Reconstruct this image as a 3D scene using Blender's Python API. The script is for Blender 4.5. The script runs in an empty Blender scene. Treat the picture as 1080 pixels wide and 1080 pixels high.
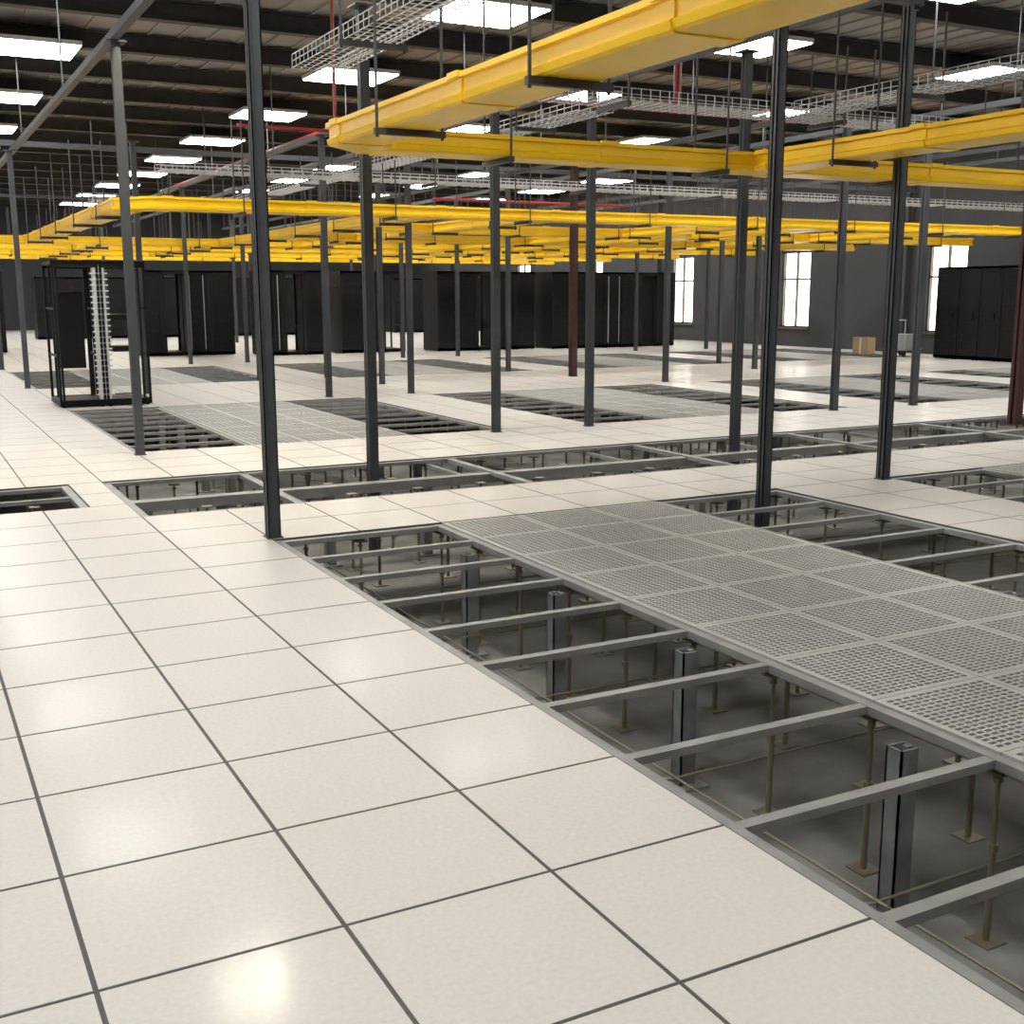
import bpy, math, random
from mathutils import Matrix, Vector
random.seed(7)
U0,V0,T=2.086,3.180,0.6
HC=5.48      # ceiling height
SUB=-0.72   # concrete slab level under the raised floor
def X(i): return U0+T*i
def Y(j):
    return V0+T*(j-0.2*min(max(j,0),7)/7.0)

# ------------------------------------------------------------------ materials
def mat(name,col,rough=.5,metal=0.,noise=0.,nscale=8.,bump=0.,emit=0.,coat=0.,spec=.5):
    m=bpy.data.materials.new(name); m.use_nodes=True; nt=m.node_tree; b=nt.nodes['Principled BSDF']
    b.inputs['Base Color'].default_value=(*col,1); b.inputs['Roughness'].default_value=rough; b.inputs['Metallic'].default_value=metal
    b.inputs['Specular IOR Level'].default_value=spec
    if coat: b.inputs['Coat Weight'].default_value=coat; b.inputs['Coat Roughness'].default_value=.13
    if emit:
        b.inputs['Emission Color'].default_value=(*col,1); b.inputs['Emission Strength'].default_value=emit
    if noise or bump:
        g=nt.nodes.new('ShaderNodeNewGeometry'); n=nt.nodes.new('ShaderNodeTexNoise'); n.inputs['Scale'].default_value=nscale; n.inputs['Detail'].default_value=5
        nt.links.new(g.outputs['Position'],n.inputs['Vector'])
        if noise:
            r=nt.nodes.new('ShaderNodeMapRange'); r.inputs[1].default_value=.3; r.inputs[2].default_value=.7; r.inputs[3].default_value=1-noise; r.inputs[4].default_value=1+noise
            nt.links.new(n.outputs['Fac'],r.inputs[0])
            v=nt.nodes.new('ShaderNodeVectorMath'); v.operation='SCALE'; v.inputs[0].default_value=col
            nt.links.new(r.outputs[0],v.inputs['Scale']); nt.links.new(v.outputs[0],b.inputs['Base Color'])
        if bump:
            bp=nt.nodes.new('ShaderNodeBump'); bp.inputs['Strength'].default_value=bump; bp.inputs['Distance'].default_value=.01
            nt.links.new(n.outputs['Fac'],bp.inputs['Height']); nt.links.new(bp.outputs[0],b.inputs['Normal'])
    return m
TC=(.635,.615,.585)
M_tile=mat('tile_laminate',TC,.5,coat=.13,spec=.3)
nt=M_tile.node_tree; b=nt.nodes['Principled BSDF']
g=nt.nodes.new('ShaderNodeNewGeometry')
n1=nt.nodes.new('ShaderNodeTexNoise'); n1.inputs['Scale'].default_value=60; n1.inputs['Detail'].default_value=4; nt.links.new(g.outputs['Position'],n1.inputs['Vector'])
n2=nt.nodes.new('ShaderNodeTexNoise'); n2.inputs['Scale'].default_value=.9; n2.inputs['Detail'].default_value=1; nt.links.new(g.outputs['Position'],n2.inputs['Vector'])
def mr(o,a,b2,c,d):
    r=nt.nodes.new('ShaderNodeMapRange'); 
    for k,v in zip((1,2,3,4),(a,b2,c,d)): r.inputs[k].default_value=v
    nt.links.new(o,r.inputs[0]); return r.outputs[0]
def mul(a,b2):
    k=nt.nodes.new('ShaderNodeMath'); k.operation='MULTIPLY'; nt.links.new(a,k.inputs[0]); nt.links.new(b2,k.inputs[1]); return k.outputs[0]
f=mul(mr(n1.outputs['Fac'],.25,.75,.94,1.05),mr(n2.outputs['Fac'],.1,.9,.96,1.03))
sc=nt.nodes.new('ShaderNodeVectorMath'); sc.operation='SCALE'; sc.inputs[0].default_value=TC; nt.links.new(f,sc.inputs['Scale']); nt.links.new(sc.outputs[0],b.inputs['Base Color'])
M_seam=mat('tile_edge_trim',(.085,.083,.08),.6)
M_perf=mat('perforated_steel',(.44,.44,.425),.5,.1,noise=.06,nscale=5)
M_string=mat('galvanised_stringer',(.30,.305,.30),.5,.3,noise=.15,nscale=6)
M_post=mat('galvanised_post',(.25,.27,.27),.5,.4,noise=.2,nscale=9)
M_brass=mat('zinc_pedestal',(.27,.235,.17),.45,.6)
M_slab=mat('dusty_concrete',(.18,.178,.17),.9,noise=.3,nscale=2.2,bump=.3)
M_col=mat('column_paint',(.058,.064,.073),.5,.2,noise=.12,nscale=5)
M_redcol=mat('red_oxide_paint',(.06,.018,.018),.6,noise=.15)
M_red=mat('red_pipe_paint',(.26,.022,.02),.45)
M_yel=mat('yellow_plastic',(.95,.585,.008),.33,noise=.04,nscale=3)
M_wire=mat('zinc_wire',(.48,.49,.50),.4,.5)
M_rod=mat('threaded_rod',(.07,.07,.075),.5,.5)
M_black=mat('rack_black',(.007,.007,.008),.5,spec=.25)
M_mesh=mat('rack_door_mesh',(.009,.009,.010),.7,spec=.2)
M_white=mat('white_powdercoat',(.62,.63,.64),.5)
M_strip=mat('grey_brush_strip',(.30,.31,.32),.6)
M_ceil=mat('roof_sheet',(.28,.272,.27),.7,noise=.08,nscale=.6)
M_beam=mat('beam_paint',(.03,.029,.031),.6,noise=.15)
M_wall=mat('wall_paint',(.05,.052,.056),.85,noise=.1,nscale=.8)
M_wallf=mat('dark_wall_cladding',(.03,.031,.035),.8,noise=.1,nscale=.8)
M_light=mat('light_diffuser',(1.,.985,.94),.4,emit=23)
M_lamp=mat('warm_light_diffuser',(1.,.90,.72),.4,emit=120)
M_frame=mat('window_frame',(.10,.085,.07),.5)
M_card=mat('cardboard',(.36,.27,.16),.8,noise=.1)
M_bluew=mat('cart_deck',(.25,.27,.30),.6)

# ------------------------------------------------------------------ mesh builder
class MB:
    def __init__(s): s.v=[];s.f=[];s.m=[];s.mats=[]
    def mi(s,m):
        if m not in s.mats: s.mats.append(m)
        return s.mats.index(m)
    def box(s,x0,x1,y0,y1,z0,z1,m):
        k=len(s.v); s.v+=[(x0,y0,z0),(x1,y0,z0),(x1,y1,z0),(x0,y1,z0),(x0,y0,z1),(x1,y0,z1),(x1,y1,z1),(x0,y1,z1)]
        s.f+=[(k,k+3,k+2,k+1),(k+4,k+5,k+6,k+7),(k,k+1,k+5,k+4),(k+1,k+2,k+6,k+5),(k+2,k+3,k+7,k+6),(k+3,k,k+4,k+7)]
        s.m+=[s.mi(m)]*6
    def quad(s,a,b,c,d,m):
        k=len(s.v); s.v+=[a,b,c,d]; s.f.append((k,k+1,k+2,k+3)); s.m.append(s.mi(m))
    def cyl(s,p,q,r,m,n=8):
        p=Vector(p);q=Vector(q);d=(q-p).normalized(); a=d.orthogonal().normalized(); c=d.cross(a); k=len(s.v)
        for e in (p,q):
            for t in range(n):
                w=2*math.pi*t/n; s.v.append(tuple(e+a*math.cos(w)*r+c*math.sin(w)*r))
        for t in range(n):
            u=(t+1)%n; s.f.append((k+t,k+u,k+n+u,k+n+t)); s.m.append(s.mi(m))
        s.f.append(tuple(k+t for t in range(n))[::-1]); s.f.append(tuple(k+n+t for t in range(n))); s.m+=[s.mi(m)]*2
    def sweep(s,path,prof,m,scale=1.0):
        k=len(s.v); n=len(prof); P=[Vector(p) for p in path]
        for i,p in enumerate(P):
            d0=(P[i]-P[i-1]).normalized() if i>0 else None
            d1=(P[i+1]-P[i]).normalized() if i<len(P)-1 else None
            if d0 is None: d0=d1
            if d1 is None: d1=d0
            n0=Vector((d0.y,-d0.x,0)).normalized(); n1=Vector((d1.y,-d1.x,0)).normalized(); nn=(n0+n1).normalized(); kf=1/max(.3,nn.dot(n0))
            for w,z in prof: s.v.append(tuple(p+nn*w*kf+Vector((0,0,z))))
        for i in range(len(P)-1):
            for t in range(n):
                u=(t+1)%n; s.f.append((k+i*n+t,k+i*n+u,k+(i+1)*n+u,k+(i+1)*n+t)); s.m.append(s.mi(m))
        s.f.append(tuple(k+t for t in range(n))); s.f.append(tuple(k+(len(P)-1)*n+t for t in range(n))[::-1]); s.m+=[s.mi(m)]*2
    def mesh(s,name):
        me=bpy.data.meshes.new(name); me.from_pydata(s.v,[],s.f)
        for m in s.mats: me.materials.append(m)
        me.polygons.foreach_set('material_index',s.m); me.update(); return me
def ob(name,me,loc=(0,0,0),parent=None,rz=0):
    o=bpy.data.objects.new(name,me); bpy.context.scene.collection.objects.link(o); o.location=loc; o.rotation_euler=(0,0,rz)
    if parent: o.parent=parent
    return o
def empty(name,loc=(0,0,0)):
    return ob(name,None,loc)

# ------------------------------------------------------------------ room extents
XL,XR=X(-24),X(36)          # -12.3 .. 23.69
YB,YF=Y(-20),56.0
JMAX=int((YF-V0)/T)+1

# ------------------------------------------------------------------ raised floor
def st(i,j):
    if j<7 or 15<=j<23 or 30<=j<38:
        if 0<=i<34 :
            k=i%9
            if k in (0,1,5,6): return 'O'
            if k in (2,3,4): return 'P'
        return 'W'
    if 9<=j<12 and -1<=i<32: return 'B'
    if 10<=j<12 and -6<=i<=-2: return 'S'
    return 'W'
floor=empty('floor')
fl=MB(); gp=.0065
def white(x0,x1,y0,y1):
    fl.box(x0+.0005,x1-.0005,y0+.0005,y1-.0005,-.036,-.0015,M_seam)
    a,b2,c,d=x0+gp,x1-gp,y0+gp,y1-gp
    fl.quad((a,c,0),(b2,c,0),(b2,d,0),(a,d,0),M_tile)
    for q in (((a,c),(b2,c)),((b2,c),(b2,d)),((b2,d),(a,d)),((a,d),(a,c))):
        (p0,p1),(q0,q1)=q; fl.quad((p0,p1,-.002),(q0,q1,-.002),(q0,q1,0),(p0,p1,0),M_tile)
perf=[]; nodes=set()
for i in range(-24,36):
    for j in range(-20,JMAX):
        s=st(i,j)
        if Y(j)>YF-.1: continue
        y1=min(Y(j+1),YF)
        if s=='W': white(X(i),X(i+1),Y(j),y1)
        elif s=='S' and i==-2: white(X(-1.45),X(-1),Y(j),y1)
        if s=='P': perf.append((i,j))
        if s!='W' and j>=-8:
            for a in (0,1):
                for c in (0,1): nodes.add((i+a,j+c))
ob('white_floor_tiles',fl.mesh('white_floor_tiles'),parent=floor)

# perforated tile mesh with real slots
def perf_mesh(nx,ny,name):
    t=.596; bo=.026
    def lat(n,fr):
        out=[0]; p=(t-2*bo)/n
        for a in range(n): out+=[bo+a*p+p*(1-fr)/2, bo+a*p+p*(1+fr)/2]
        out.append(t); return out
    xs=lat(nx,.76); ys=lat(ny,.62)
    V=[];F=[]; NX=len(xs);NY=len(ys)
    for z in (-.004,-.014):
        for y in ys:
            for x in xs: V.append((x+.002,y+.002,z))
    off=NX*NY
    for a in range(NX-1):
        for c in range(NY-1):
            p=c*NX+a
            if a%2==1 and c%2==1:
                q=[p,p+1,p+NX+1,p+NX]
                for k in range(4):
                    e,f=q[k],q[(k+1)%4]; F.append((f,e,e+off,f+off))
            else:
                F.append((p,p+1,p+NX+1,p+NX))
    k=len(V); V+=[(.002,.002,-.004),(t,.002,-.004),(t,t,-.004),(.002,t,-.004),(.002,.002,-.036),(t,.002,-.036),(t,t,-.036),(.002,t,-.036)]
    for a in range(4): bq=(a+1)%4; F.append((k+a,k+4+a,k+4+bq,k+bq))
    me=bpy.data.meshes.new(name); me.from_pydata(V,[],F); me.materials.append(M_perf); me.update(); return me
PM=perf_mesh(13,18,'perforated_tile'); PM2=perf_mesh(8,12,'perforated_tile_coarse')
for (i,j) in perf:
    if j<-8: continue
    o=ob('perforated_tile',PM if j<8 else PM2,(X(i),Y(j),0),floor)
    o.scale=(1,(Y(j+1)-Y(j))/T,1)

# stringers
sg=MB()
def bar_u(i0,i1,y,w=.046,zt=-.014,h=.03): sg.box(X(i0),X(i1),y-w/2,y+w/2,zt-h,zt,M_string)
def bar_v(x,y0,y1,w=.05,zt=-.012,h=.035): sg.box(x-w/2,x+w/2,y0,y1,zt-h,zt,M_string)
blocks=[(-14,7),(15,23),(30,38)]
for j0,j1 in blocks:
    for base in range(0,36,9):
        for s0 in (0,5):
            a=base+s0
            if a+2>34: continue
            bar_v(X(a)+.028,Y(j0),Y(j1)); bar_v(X(a+2)-.028,Y(j0),Y(j1))
            for j in range(j0,j1+1):
                y=Y(j); 
                if j==j0: y+=.025
                if j==j1: y-=.03
                bar_u(a,a+2,y,w=.046 if j not in (j0,j1) else .055)
        for a in (2,3,4,5):
            bar_v(X(base+a),Y(j0),Y(j1),w=.04,zt=-.038,h=.03)
        for j in range(j0,j1+1): bar_u(base+2,base+5,Y(j),w=.03,zt=-.038)
bar_u(-1,32,Y(9)+.045,w=.09,zt=-.012); bar_u(-1,32,Y(12)-.03,w=.06,zt=-.012)
bar_u(-1,32,Y(10.4),w=.12,zt=-.03,h=.08)
for a in [-1+.05,1,4.4,8,11.5,15,18.5,22,25.5,29,31.95]:
    bar_v(X(a),Y(9),Y(12),w=.07,zt=-.016)
for a in range(0,32): 
    if a%3==1: bar_v(X(a),Y(10.4),Y(12),w=.03,zt=-.05)
bar_u(-6,-1.45,Y(10)+.03,w=.06); bar_u(-6,-1.45,Y(12)-.03,w=.06); bar_u(-6,-1.45,Y(11),w=.045); bar_v(X(-1.45)-.03,Y(10),Y(12),w=.06); bar_v(X(-3),Y(10),Y(12),w=.04)
ob('stringers',sg.mesh('stringers'),parent=floor)

# pedestals
pd=MB()
for (i,j) in nodes:
    s0=st(i,j),st(i-1,j),st(i,j-1),st(i-1,j-1)
    x,y=X(i),Y(j)
    if s0==('O','O','O','O') and (i%9 in (1,6)): continue
    near=y<13
    n=8 if near else 4
    pd.box(x-.05,x+.05,y-.05,y+.05,SUB,SUB+.006,M_brass)
    pd.cyl((x,y,SUB+.006),(x,y,SUB+.36),.013,M_brass,n)
    pd.cyl((x,y,SUB+.36),(x,y,-.075),.009,M_brass,n)
    if near:
        pd.cyl((x,y,SUB+.35),(x,y,SUB+.375),.02,M_brass,6)
        pd.cyl((x,y,-.11),(x,y,-.095),.018,M_brass,6)
    pd.box(x-.04,x+.04,y-.04,y+.04,-.075,-.068,M_brass)
ob('pedestals',pd.mesh('pedestals'),parent=floor)
pp=MB()
for base in range(0,30,9):
    for a in (1.75,5.4):
        for j in [-8.4,-6.4,-4.4,-2.5,-.5,1.75,3.8,5.7,15.6,17.6,19.6,21.6]:
            x,y=X(base+a),Y(j); w=.042
            pp.box(x-w,x+w,y-w*.9,y-w*.9+.008,SUB,-.06,M_post); pp.box(x-w,x+w,y+w*.9-.008,y+w*.9,SUB,-.06,M_post)
            pp.box(x-w,x-w+.008,y-w*.9,y+w*.9,SUB,-.06,M_post); pp.box(x+w-.03,x+w,y-.012,y+.012,SUB,-.06,M_post)
            pp.box(x-.09,x+.09,y-.09,y+.09,SUB,SUB+.01,M_post)
for a in [-1,0,1.5,3,4.4,6,8,9.5,11.5,13,15,17,18.5]:
    x,y=X(a+.3),Y(10.4); pp.box(x-.04,x+.04,y-.04,y+.04,SUB,-.1,M_post); pp.box(x-.08,x+.08,y-.08,y+.08,SUB,SUB+.01,M_post)
for j in range(-7,8,2): pp.cyl((X(-1),Y(j)+.1,SUB+.22),(X(16),Y(j)+.1,SUB+.22),.006,M_brass,6)
for i in (0.3,1.2,5.6,10): pp.cyl((X(i),Y(-10),SUB+.25),(X(i),Y(9),SUB+.25),.006,M_brass,6)
ob('support_posts',pp.mesh('support_posts'),parent=floor)
sl=MB(); sl.box(XL,XR,YB,YF,SUB-.1,SUB,M_slab)
ob('concrete_slab',sl.mesh('concrete_slab'),parent=floor)

# ------------------------------------------------------------------ walls / ceiling / windows
def wall(name,*b):
    w=MB(); w.box(*b,M_wallf); return ob(name,w.mesh(name))
Z0=SUB-.1
wall('wall_left',XL-.2,XL,YB-.2,YF+.2,Z0,HC+.2)
wall('wall_back',XL,XR,YF,YF+.2,Z0,HC+.2)
wall('wall_front',XL,XR,YB-.2,YB,Z0,HC+.2)
wins=[9.9,15.5,21.3,26.9,32.5,38.1,43.7]; ww=.62; wz0,wz1=.55,2.75
w=MB(); ys=YB-.2
for c in wins:
    w.box(XR,XR+.2,ys,c-ww,Z0,HC+.2,M_wall); w.box(XR,XR+.2,c-ww,c+ww,Z0,wz0,M_wall); w.box(XR,XR+.2,c-ww,c+ww,wz1,HC+.2,M_wall); ys=c+ww
w.box(XR,XR+.2,ys,YF+.2,Z0,HC+.2,M_wall)
for k in range(9):
    yy=6.9+k*5.6-1.0; w.box(XR-.18,XR,yy-.2,yy+.2,0,HC,M_wall)
ob('wall_right',w.mesh('wall_right'))
for n,c in enumerate(wins):
    w=MB(); x0,x1=XR+.06,XR+.12; t=.05
    w.box(x0,x1,c-ww,c-ww+t,wz0,wz1,M_frame); w.box(x0,x1,c+ww-t,c+ww,wz0,wz1,M_frame); w.box(x0,x1,c-ww,c+ww,wz0,wz0+t,M_frame); w.box(x0,x1,c-ww,c+ww,wz1-t,wz1,M_frame)
    w.box(x0,x1,c-.03,c+.03,wz0,wz1,M_frame)
    for z in (1.95,): w.box(x0,x1,c-ww,c+ww,z-.025,z+.025,M_frame)
    w.box(XR-.06,XR+.05,c-ww-.06,c+ww+.06,wz0-.05,wz0,M_frame)
    ob('window_%d'%(n+1),w.mesh('window'))
c=MB(); c.box(XL,XR,YB,YF,HC,HC+.2,M_ceil)
k=XL
while k<XR:
    c.box(k,k+.05,YB,YF,HC-.03,HC,M_ceil); k+=.45
ob('ceiling',c.mesh('ceiling'))
LX=[-7.3,-2.7,2.2,7.15,11.5,16.5,20.9]; LY=[0.,5.2,10.4,14.2,19.2,24.0,28.6,32.9,37.2,41.5,46,50.5]
bm=MB(); yy=-6.9
while yy<YF:
    for (a,b2,z0,z1) in ((-.09,.09,HC-.30,HC-.28),(-.012,.012,HC-.28,HC-.05),(-.09,.09,HC-.05,HC-.03)):
        bm.box(XL,XR,yy+a,yy+b2,z0,z1,M_beam)
    yy+=2.38
ob('roof_purlins',bm.mesh('roof_purlins'))
def fixture(m,sx,sy,name):
    lf=MB(); lf.box(-sx-.02,sx+.02,-sy-.02,sy+.02,-.02,.04,M_white); lf.box(-sx,sx,-sy,sy,-.035,-.019,m)
    for x in (-sx*.8,sx*.8): lf.cyl((x,0,.04),(x,0,.33),.008,M_rod,6)
    return lf.mesh(name)
LM=fixture(M_light,.62,.58,'ceiling_light'); LW=fixture(M_lamp,.33,.40,'ceiling_light_warm')
for x in LX:
    for y in LY:
        if (x,y) in ((7.15,10.4),(7.15,5.2)): continue
        if x==2.2 and y==10.4: ob('ceiling_light',LW,(2.64,10.3,HC-.36)); continue
        ob('ceiling_light',LM,(x,y,HC-.36))

# ------------------------------------------------------------------ columns
def colmesh(name,m,w=.041,h=3.88,base=0.):
    b=MB()
    b.box(-w,w,-w,-w+.008,base,h,m); b.box(-w,w,w-.008,w,base,h,m); b.box(w-.008,w,-w,w,base,h,m); b.box(-w,-w+.008,-w,-w*.25,base,h,m); b.box(-w,-w+.008,w*.25,w,base,h,m); b.box(-w+.02,-w+.024,-w,w,base,h,m)
    b.box(-w-.012,w+.012,-w-.012,w+.012,base,base+.008,m)
    b.box(-w-.05,w+.05,-w-.05,w+.05,h-.012,h,m)
    return b.mesh(name)
CM=colmesh('steel_column',M_col); CR=colmesh('red_column',M_redcol,.06,3.88); CL=colmesh('steel_column_long',M_col,.041,3.88+.72)
def cols(y,xs):
    for x in xs:
        i=(x-U0)/T
        jj=[j for j in range(-10,60) if Y(j)<=y<Y(j+1)][0]
        if st(math.floor(i),jj)!='W': ob('steel_column',CL,(x,y,SUB))
        else: ob('steel_column',CM,(x,y,0))
cols(7.33,[2.11]); cols(7.12,[6.03]); cols(7.2,[7.40]); cols(7.36,[11.3,12.75,16.6,18.1]); 
cols(9.5,[3.65,7.64,16.0]); ob('red_column',CR,(11.9,9.52,0))
cols(11.85,[2.10,6.07,7.32,11.2,12.68,16.6,18.1])
cols(17.2,[5.92,7.29,12.22,17.6]); cols(19.2,[3.57,7.59,15.9]); ob('red_column',CR,(11.49,19.2,0))
cols(21.3,[2.0,6.0,7.3,11.2,12.7,16.6,18.1])
cols(26.9,[2.05,6.0,7.3,11.2,12.7,16.6,18.1,20.5])
cols(32.4,[2.05,6.0,9,12.7,16.6,20.0]); cols(38,[2.05,6.0,10,14,18])
fr=MB()
for x in (2.08,6.04,7.36,11.25,12.7,16.6,18.1):
    fr.box(x-.04,x+.04,YB+.1,44,3.88,3.95,M_col)
for y in (21.3,32.4,): fr.box(-4,22.5,y-.04,y+.04,3.95,4.03,M_col)
for x in (2.08,6.04,7.36,11.25,12.7,16.6,18.1):
    yy=1.
    while yy<44: 
        fr.cyl((x,yy,3.95),(x,yy,HC-.03),.012,M_rod,6); yy+=4.76
ob('overhead_steel_frame',fr.mesh('overhead_steel_frame'))

# ------------------------------------------------------------------ yellow cable trays
W=.185; HT=.15
prof=[(-W,0),(-W+.02,-.012),(W-.02,-.012),(W,0),(W+.006,.035),(W-.014,.045),(W-.014,HT-.035),(W+.012,HT-.03),(W+.012,HT),(W-.02,HT),(W-.03,.012),(-W+.03,.012),(-W+.02,HT),(-W-.012,HT),(-W-.012,HT-.03),(-W+.014,HT-.035),(-W+.014,.045),(-W-.006,.035)]
prof=prof[::-1]
cup=[(w*1.06,z*1.10-.006) for w,z in prof]
ZT=2.64
def hanger(b,x,y,z,axis,top,w=.25):
    dx,dy=(w,0) if axis=='v' else (0,w)
    if axis=='v': b.box(x-w,x+w,y-.02,y+.02,z-.055,z-.014,M_rod)
    else: b.box(x-.02,x+.02,y-w,y+w,z-.055,z-.014,M_rod)
    for s in (-1,1):
        px,py=x+s*dx*.93,y+s*dy*.93
        b.cyl((px,py,z-.07),(px,py,top),.010,M_rod,6)
def tray(path,name='yellow_cable_tray',z=ZT,top=3.88,hang=2.0):
    b=MB(); P=[(x,y,z) for x,y in path]; b.sweep(P,prof,M_yel)
    for a,c2 in zip(P[:-1],P[1:]):
        a=Vector(a);c2=Vector(c2);L=(c2-a).length; d=(c2-a)/L
        if L<.8: continue
        n=max(1,int(L/1.8))
        for k in range(n+1):
            p=a+d*(.1+(L-.2)*k/n); b.sweep([p-d*.07,p+d*.07],cup,M_yel)
        n=max(1,int(L/hang)); ax='v' if abs(d.y)>abs(d.x) else 'u'
        for k in range(n):
            p=a+d*(L*(k+.5)/n); hanger(b,p.x,p.y,p.z,ax,top)
    ob(name,b.mesh(name))
tray([(3.15,-6),(3.15,8.40),(3.39,8.64),(22.5,8.64)])
tray([(7.1,-6),(7.1,8.45)]); tray([(12.35,-2),(12.35,8.45)])
tray([(2.9,27.1),(2.9,16.15),(3.2,15.8),(22.5,15.8)])
tray([(7.0,35),(7.0,16.0)]); tray([(8.9,16.0),(8.9,27.1)])
tray([(7.2,19.7),(22.5,19.7)]); tray([(7.2,23.5),(22.5,23.5)])
tray([(1.0,27.3),(22.5,27.3)]); tray([(-3,31.2),(22.5,31.2)]); tray([(-4,35.2),(22.5,35.2)]); tray([(-4,39.2),(22.5,39.2)])
tray([(12.95,16.0),(12.95,35.0)]); tray([(14.6,16.0),(14.6,35.0)]); tray([(17.7,16.0),(17.7,35.0)])
tray([(4.4,27.5),(4.4,39)]); tray([(0.2,31.4),(.2,39)])

# ------------------------------------------------------------------ wire-mesh trays
def wiretray(x0,y0,x1,y1,z=3.35,w=.2,h=.1,st_=.1,top=3.88,r=.003):
    b=MB(); ax='v' if abs(y1-y0)>abs(x1-x0) else 'u'; L=max(abs(x1-x0),abs(y1-y0))
    def bx(l0,l1,w0,w1,z0,z1):
        if ax=='u': b.box(min(x0,x1)+l0,min(x0,x1)+l1,y0+w0,y0+w1,z0,z1,M_wire)
        else: b.box(x0+w0,x0+w1,min(y0,y1)+l0,min(y0,y1)+l1,z0,z1,M_wire)
    for k in range(7):
        ww_=-w+2*w*k/6; bx(0,L,ww_-r,ww_+r,z-r,z+r)
    for s in (-1,1):
        for zz in (.05,.1): bx(0,L,s*w-r,s*w+r,z+zz-r,z+zz+r)
    n=int(L/st_)
    for k in range(n+1):
        l=k*st_; bx(l-r,l+r,-w,w,z-3*r,z-r)
        for s in (-1,1): bx(l-r,l+r,s*w+s*r-r,s*w+s*r+r,z-3*r,z+h)
    n=max(1,int(L/2.4))
    for k in range(n):
        l=L*(k+.5)/n
        px,py=(min(x0,x1)+l,y0) if ax=='u' else (x0,min(y0,y1)+l)
        hanger(b,px,py,z,ax,top,w+.06)
    ob('wire_mesh_cable_tray',b.mesh('wire_mesh_cable_tray'))
wiretray(3.25,-3,3.25,9.5); wiretray(4.6,9.1,22,9.1,z=3.22); wiretray(7.85,-2,7.85,8.8,z=3.22)
wiretray(3.4,16.6,22,16.6,z=3.2,st_=.15,r=.005); wiretray(6.6,10.6,6.6,26,z=3.4,st_=.15,r=.004)
wiretray(3.4,22.5,22,22.5,z=3.2,st_=.2,r=.006)

# ------------------------------------------------------------------ sprinkler pipes
p=MB()
def pipe(a,c,r=.03): p.cyl(a,c,r,M_red,10)
pipe((5.4,11.5,3.62),(10.0,11.5,3.62),.026); pipe((8.25,11.5,3.62),(8.25,11.5,4.85),.045); pipe((8.25,11.5,4.85),(8.25,40,4.85),.04)
pipe((3.8,14.0,3.5),(5.0,14.0,3.5),.02); pipe((5.0,14.,3.5),(5.0,14.,5.1),.02)
pipe((9.2,20.5,3.3),(13.5,20.5,3.3),.03)
for x in (6,7.4,9.5): p.cyl((x,11.5,3.58),(x,11.5,3.66),.04,M_red,10)
ob('sprinkler_pipe',p.mesh('sprinkler_pipe'))

# ------------------------------------------------------------------ racks
def rack(name,kind,w=.6,d=1.0,h=2.15):
    b=MB(); t=.035
    for x in (0,w-t):
        for y in (0,d-t): b.box(x,x+t,y,y+t,.02,h,M_black)
    b.box(0,w,0,d,h-.05,h,M_black); b.box(0,w,0,d,.02,.09,M_black)
    for y in (0,d-t):
        b.box(0,w,y,y+t,h-.09,h,M_black); b.box(0,w,y,y+t,.02,.1,M_black)
    for x in (.05,w-.05):
        for y in (.05,d-.05): b.cyl((x,y,0),(x,y,.03),.02,M_black,6)
    if kind!='open':
        b.box(.002,.008,t,d-t,.09,h-.05,M_black); b.box(w-.008,w-.002,t,d-t,.09,h-.05,M_black)
        b.box(t,w-t,.01,.02,.1,h-.09,M_mesh); b.box(t,w-t,d-.02,d-.01,.1,h-.09,M_mesh)
        k=.2
        while k<h-.15: b.box(t,w-t,.004,.01,k,k+.012,M_black); k+=.22
        b.box(t,t+.03,-.004,.01,.1,h-.09,M_black); b.box(w-t-.03,w-t,-.004,.01,.1,h-.09,M_black)
        b.box(w-.1,w-.085,-.03,-.004,.95,1.1,M_black)
    else:
        for y in (.14,d-.2):
            for x in (.06,w-.09): b.box(x,x+.03,y,y+.03,.09,h-.05,M_black)
        for z in (.7,1.35): 
            for x in (.01,w-.04): b.box(x,x+.025,0,d,z,z+.03,M_black)
    if kind=='half':
        b.box(.05,.085,-.012,-.006,.15,h-.12,M_strip); b.box(.42,.445,-.012,-.006,.15,h-.12,M_strip)
    return b.mesh(name)
R0=rack('server_rack','closed'); R1=rack('server_rack_panelled','half'); RO=rack('open_rack','open',.62,1.0,2.02); R2=rack('server_rack_doorless','open')
def row(x0,n,y,pat='0'):
    for k in range(n):
        ob('server_rack',{'0':R0,'1':R1,'2':R2}[pat[k%len(pat)]],(x0+k*.602,y,0))
row(5.6,4,30.6,'0210'); row(8.4,3,29.4,'120'); row(10.6,3,29.6,'002'); row(13.2,5,29.2,'00200'); row(16.6,7,28.9,'0001020')
row(1.0,3,34.5,'010'); row(-1.5,3,34.5,'001')
row(4.6,6,44,'0'); row(9.,12,44,'0'); row(18.,8,44,'0')
for k in range(4): ob('server_rack',R0,(22.3,18.5+.602*k,0),rz=-math.pi/2)
oe=empty('open_frame_rack',(2.03,17.3,0))
ob('bay_left',RO,(0,0,0),oe); ob('bay_right',RO,(.63,0,0),oe)
b=MB()
b.box(.54,.70,.02,.14,.1,1.96,M_white)
for k in range(22): b.box(.50,.74,.0,.02,.16+k*.08,.18+k*.08,M_white)
b.box(.1,.5,.86,.9,.5,1.6,M_black); b.box(.8,1.15,.3,.7,1.2,1.28,M_black); b.box(.8,1.15,.3,.7,.75,.83,M_black)
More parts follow.
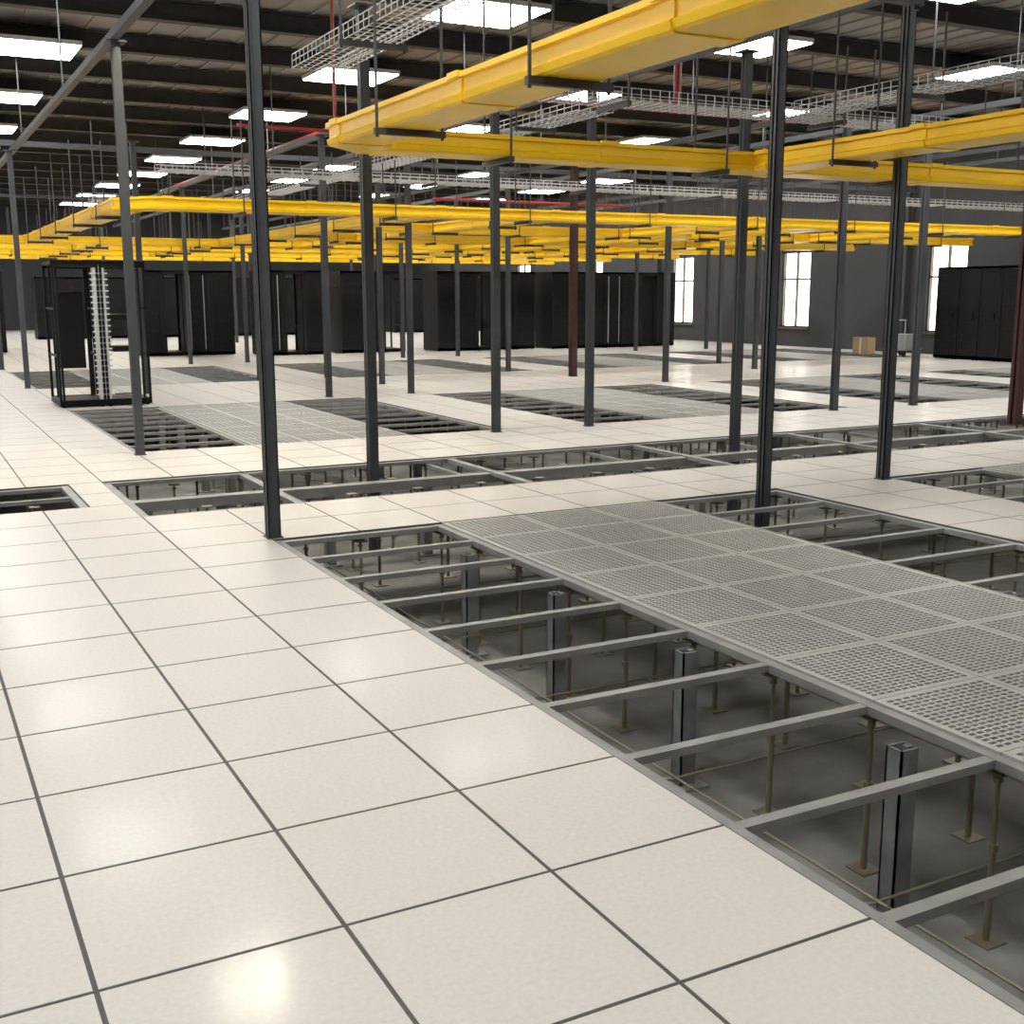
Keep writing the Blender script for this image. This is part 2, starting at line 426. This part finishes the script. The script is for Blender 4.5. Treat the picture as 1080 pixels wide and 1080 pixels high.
ob('cable_manager',b.mesh('cable_manager'),parent=oe)

# ------------------------------------------------------------------ small things by the right wall
b=MB(); b.box(-.25,.25,-.2,.2,0,.42,M_card); b.box(-.252,.252,-.02,.02,.0,.424,M_white); b.box(-.27,.0,-.21,.21,.42,.43,M_card)
ob('cardboard_box',b.mesh('cardboard_box'),(22.3,22.6,0),rz=.4)
b=MB(); b.box(-.45,.45,-.3,.3,.16,.2,M_bluew)
for x in (-.35,.35):
    for y in (-.22,.22): b.cyl((x,y-.02,.07),(x,y+.02,.07),.07,M_black,12); b.box(x-.02,x+.02,y-.03,y+.03,.12,.17,M_black)
b.cyl((-.43,-.26,.2),(-.43,-.26,.9),.015,M_wire); b.cyl((-.43,.26,.2),(-.43,.26,.9),.015,M_wire); b.cyl((-.43,-.26,.9),(-.43,.26,.9),.015,M_wire)
b.box(-.2,.3,-.2,.2,.2,.55,M_strip)
ob('platform_trolley',b.mesh('platform_trolley'),(22.2,21.2,0),rz=.3)

# ------------------------------------------------------------------ daylight + camera
wd=bpy.data.worlds.new('daylight'); bpy.context.scene.world=wd; wd.use_nodes=True
bg=wd.node_tree.nodes['Background']; bg.inputs[0].default_value=(1,.95,.84,1); bg.inputs[1].default_value=5
f,p_,yaw,roll,h=1226.51,.18616,.48697,-.00222,1.5697
fw=Vector((math.sin(yaw)*math.cos(p_),math.cos(yaw)*math.cos(p_),-math.sin(p_))); r=Vector((math.cos(yaw),-math.sin(yaw),0)); u=r.cross(fw)
r2=r*math.cos(roll)+u*math.sin(roll); u2=-r*math.sin(roll)+u*math.cos(roll)
cd=bpy.data.cameras.new('camera'); cd.sensor_width=36; cd.lens=f/1080*36; cd.clip_start=.05; cd.clip_end=200
co=bpy.data.objects.new('camera',cd); bpy.context.scene.collection.objects.link(co)
m=Matrix((( r2.x,u2.x,-fw.x,0),(r2.y,u2.y,-fw.y,0),(r2.z,u2.z,-fw.z,h),(0,0,0,1))); co.matrix_world=m
bpy.context.scene.camera=co
bpy.context.scene.view_settings.view_transform='Standard'
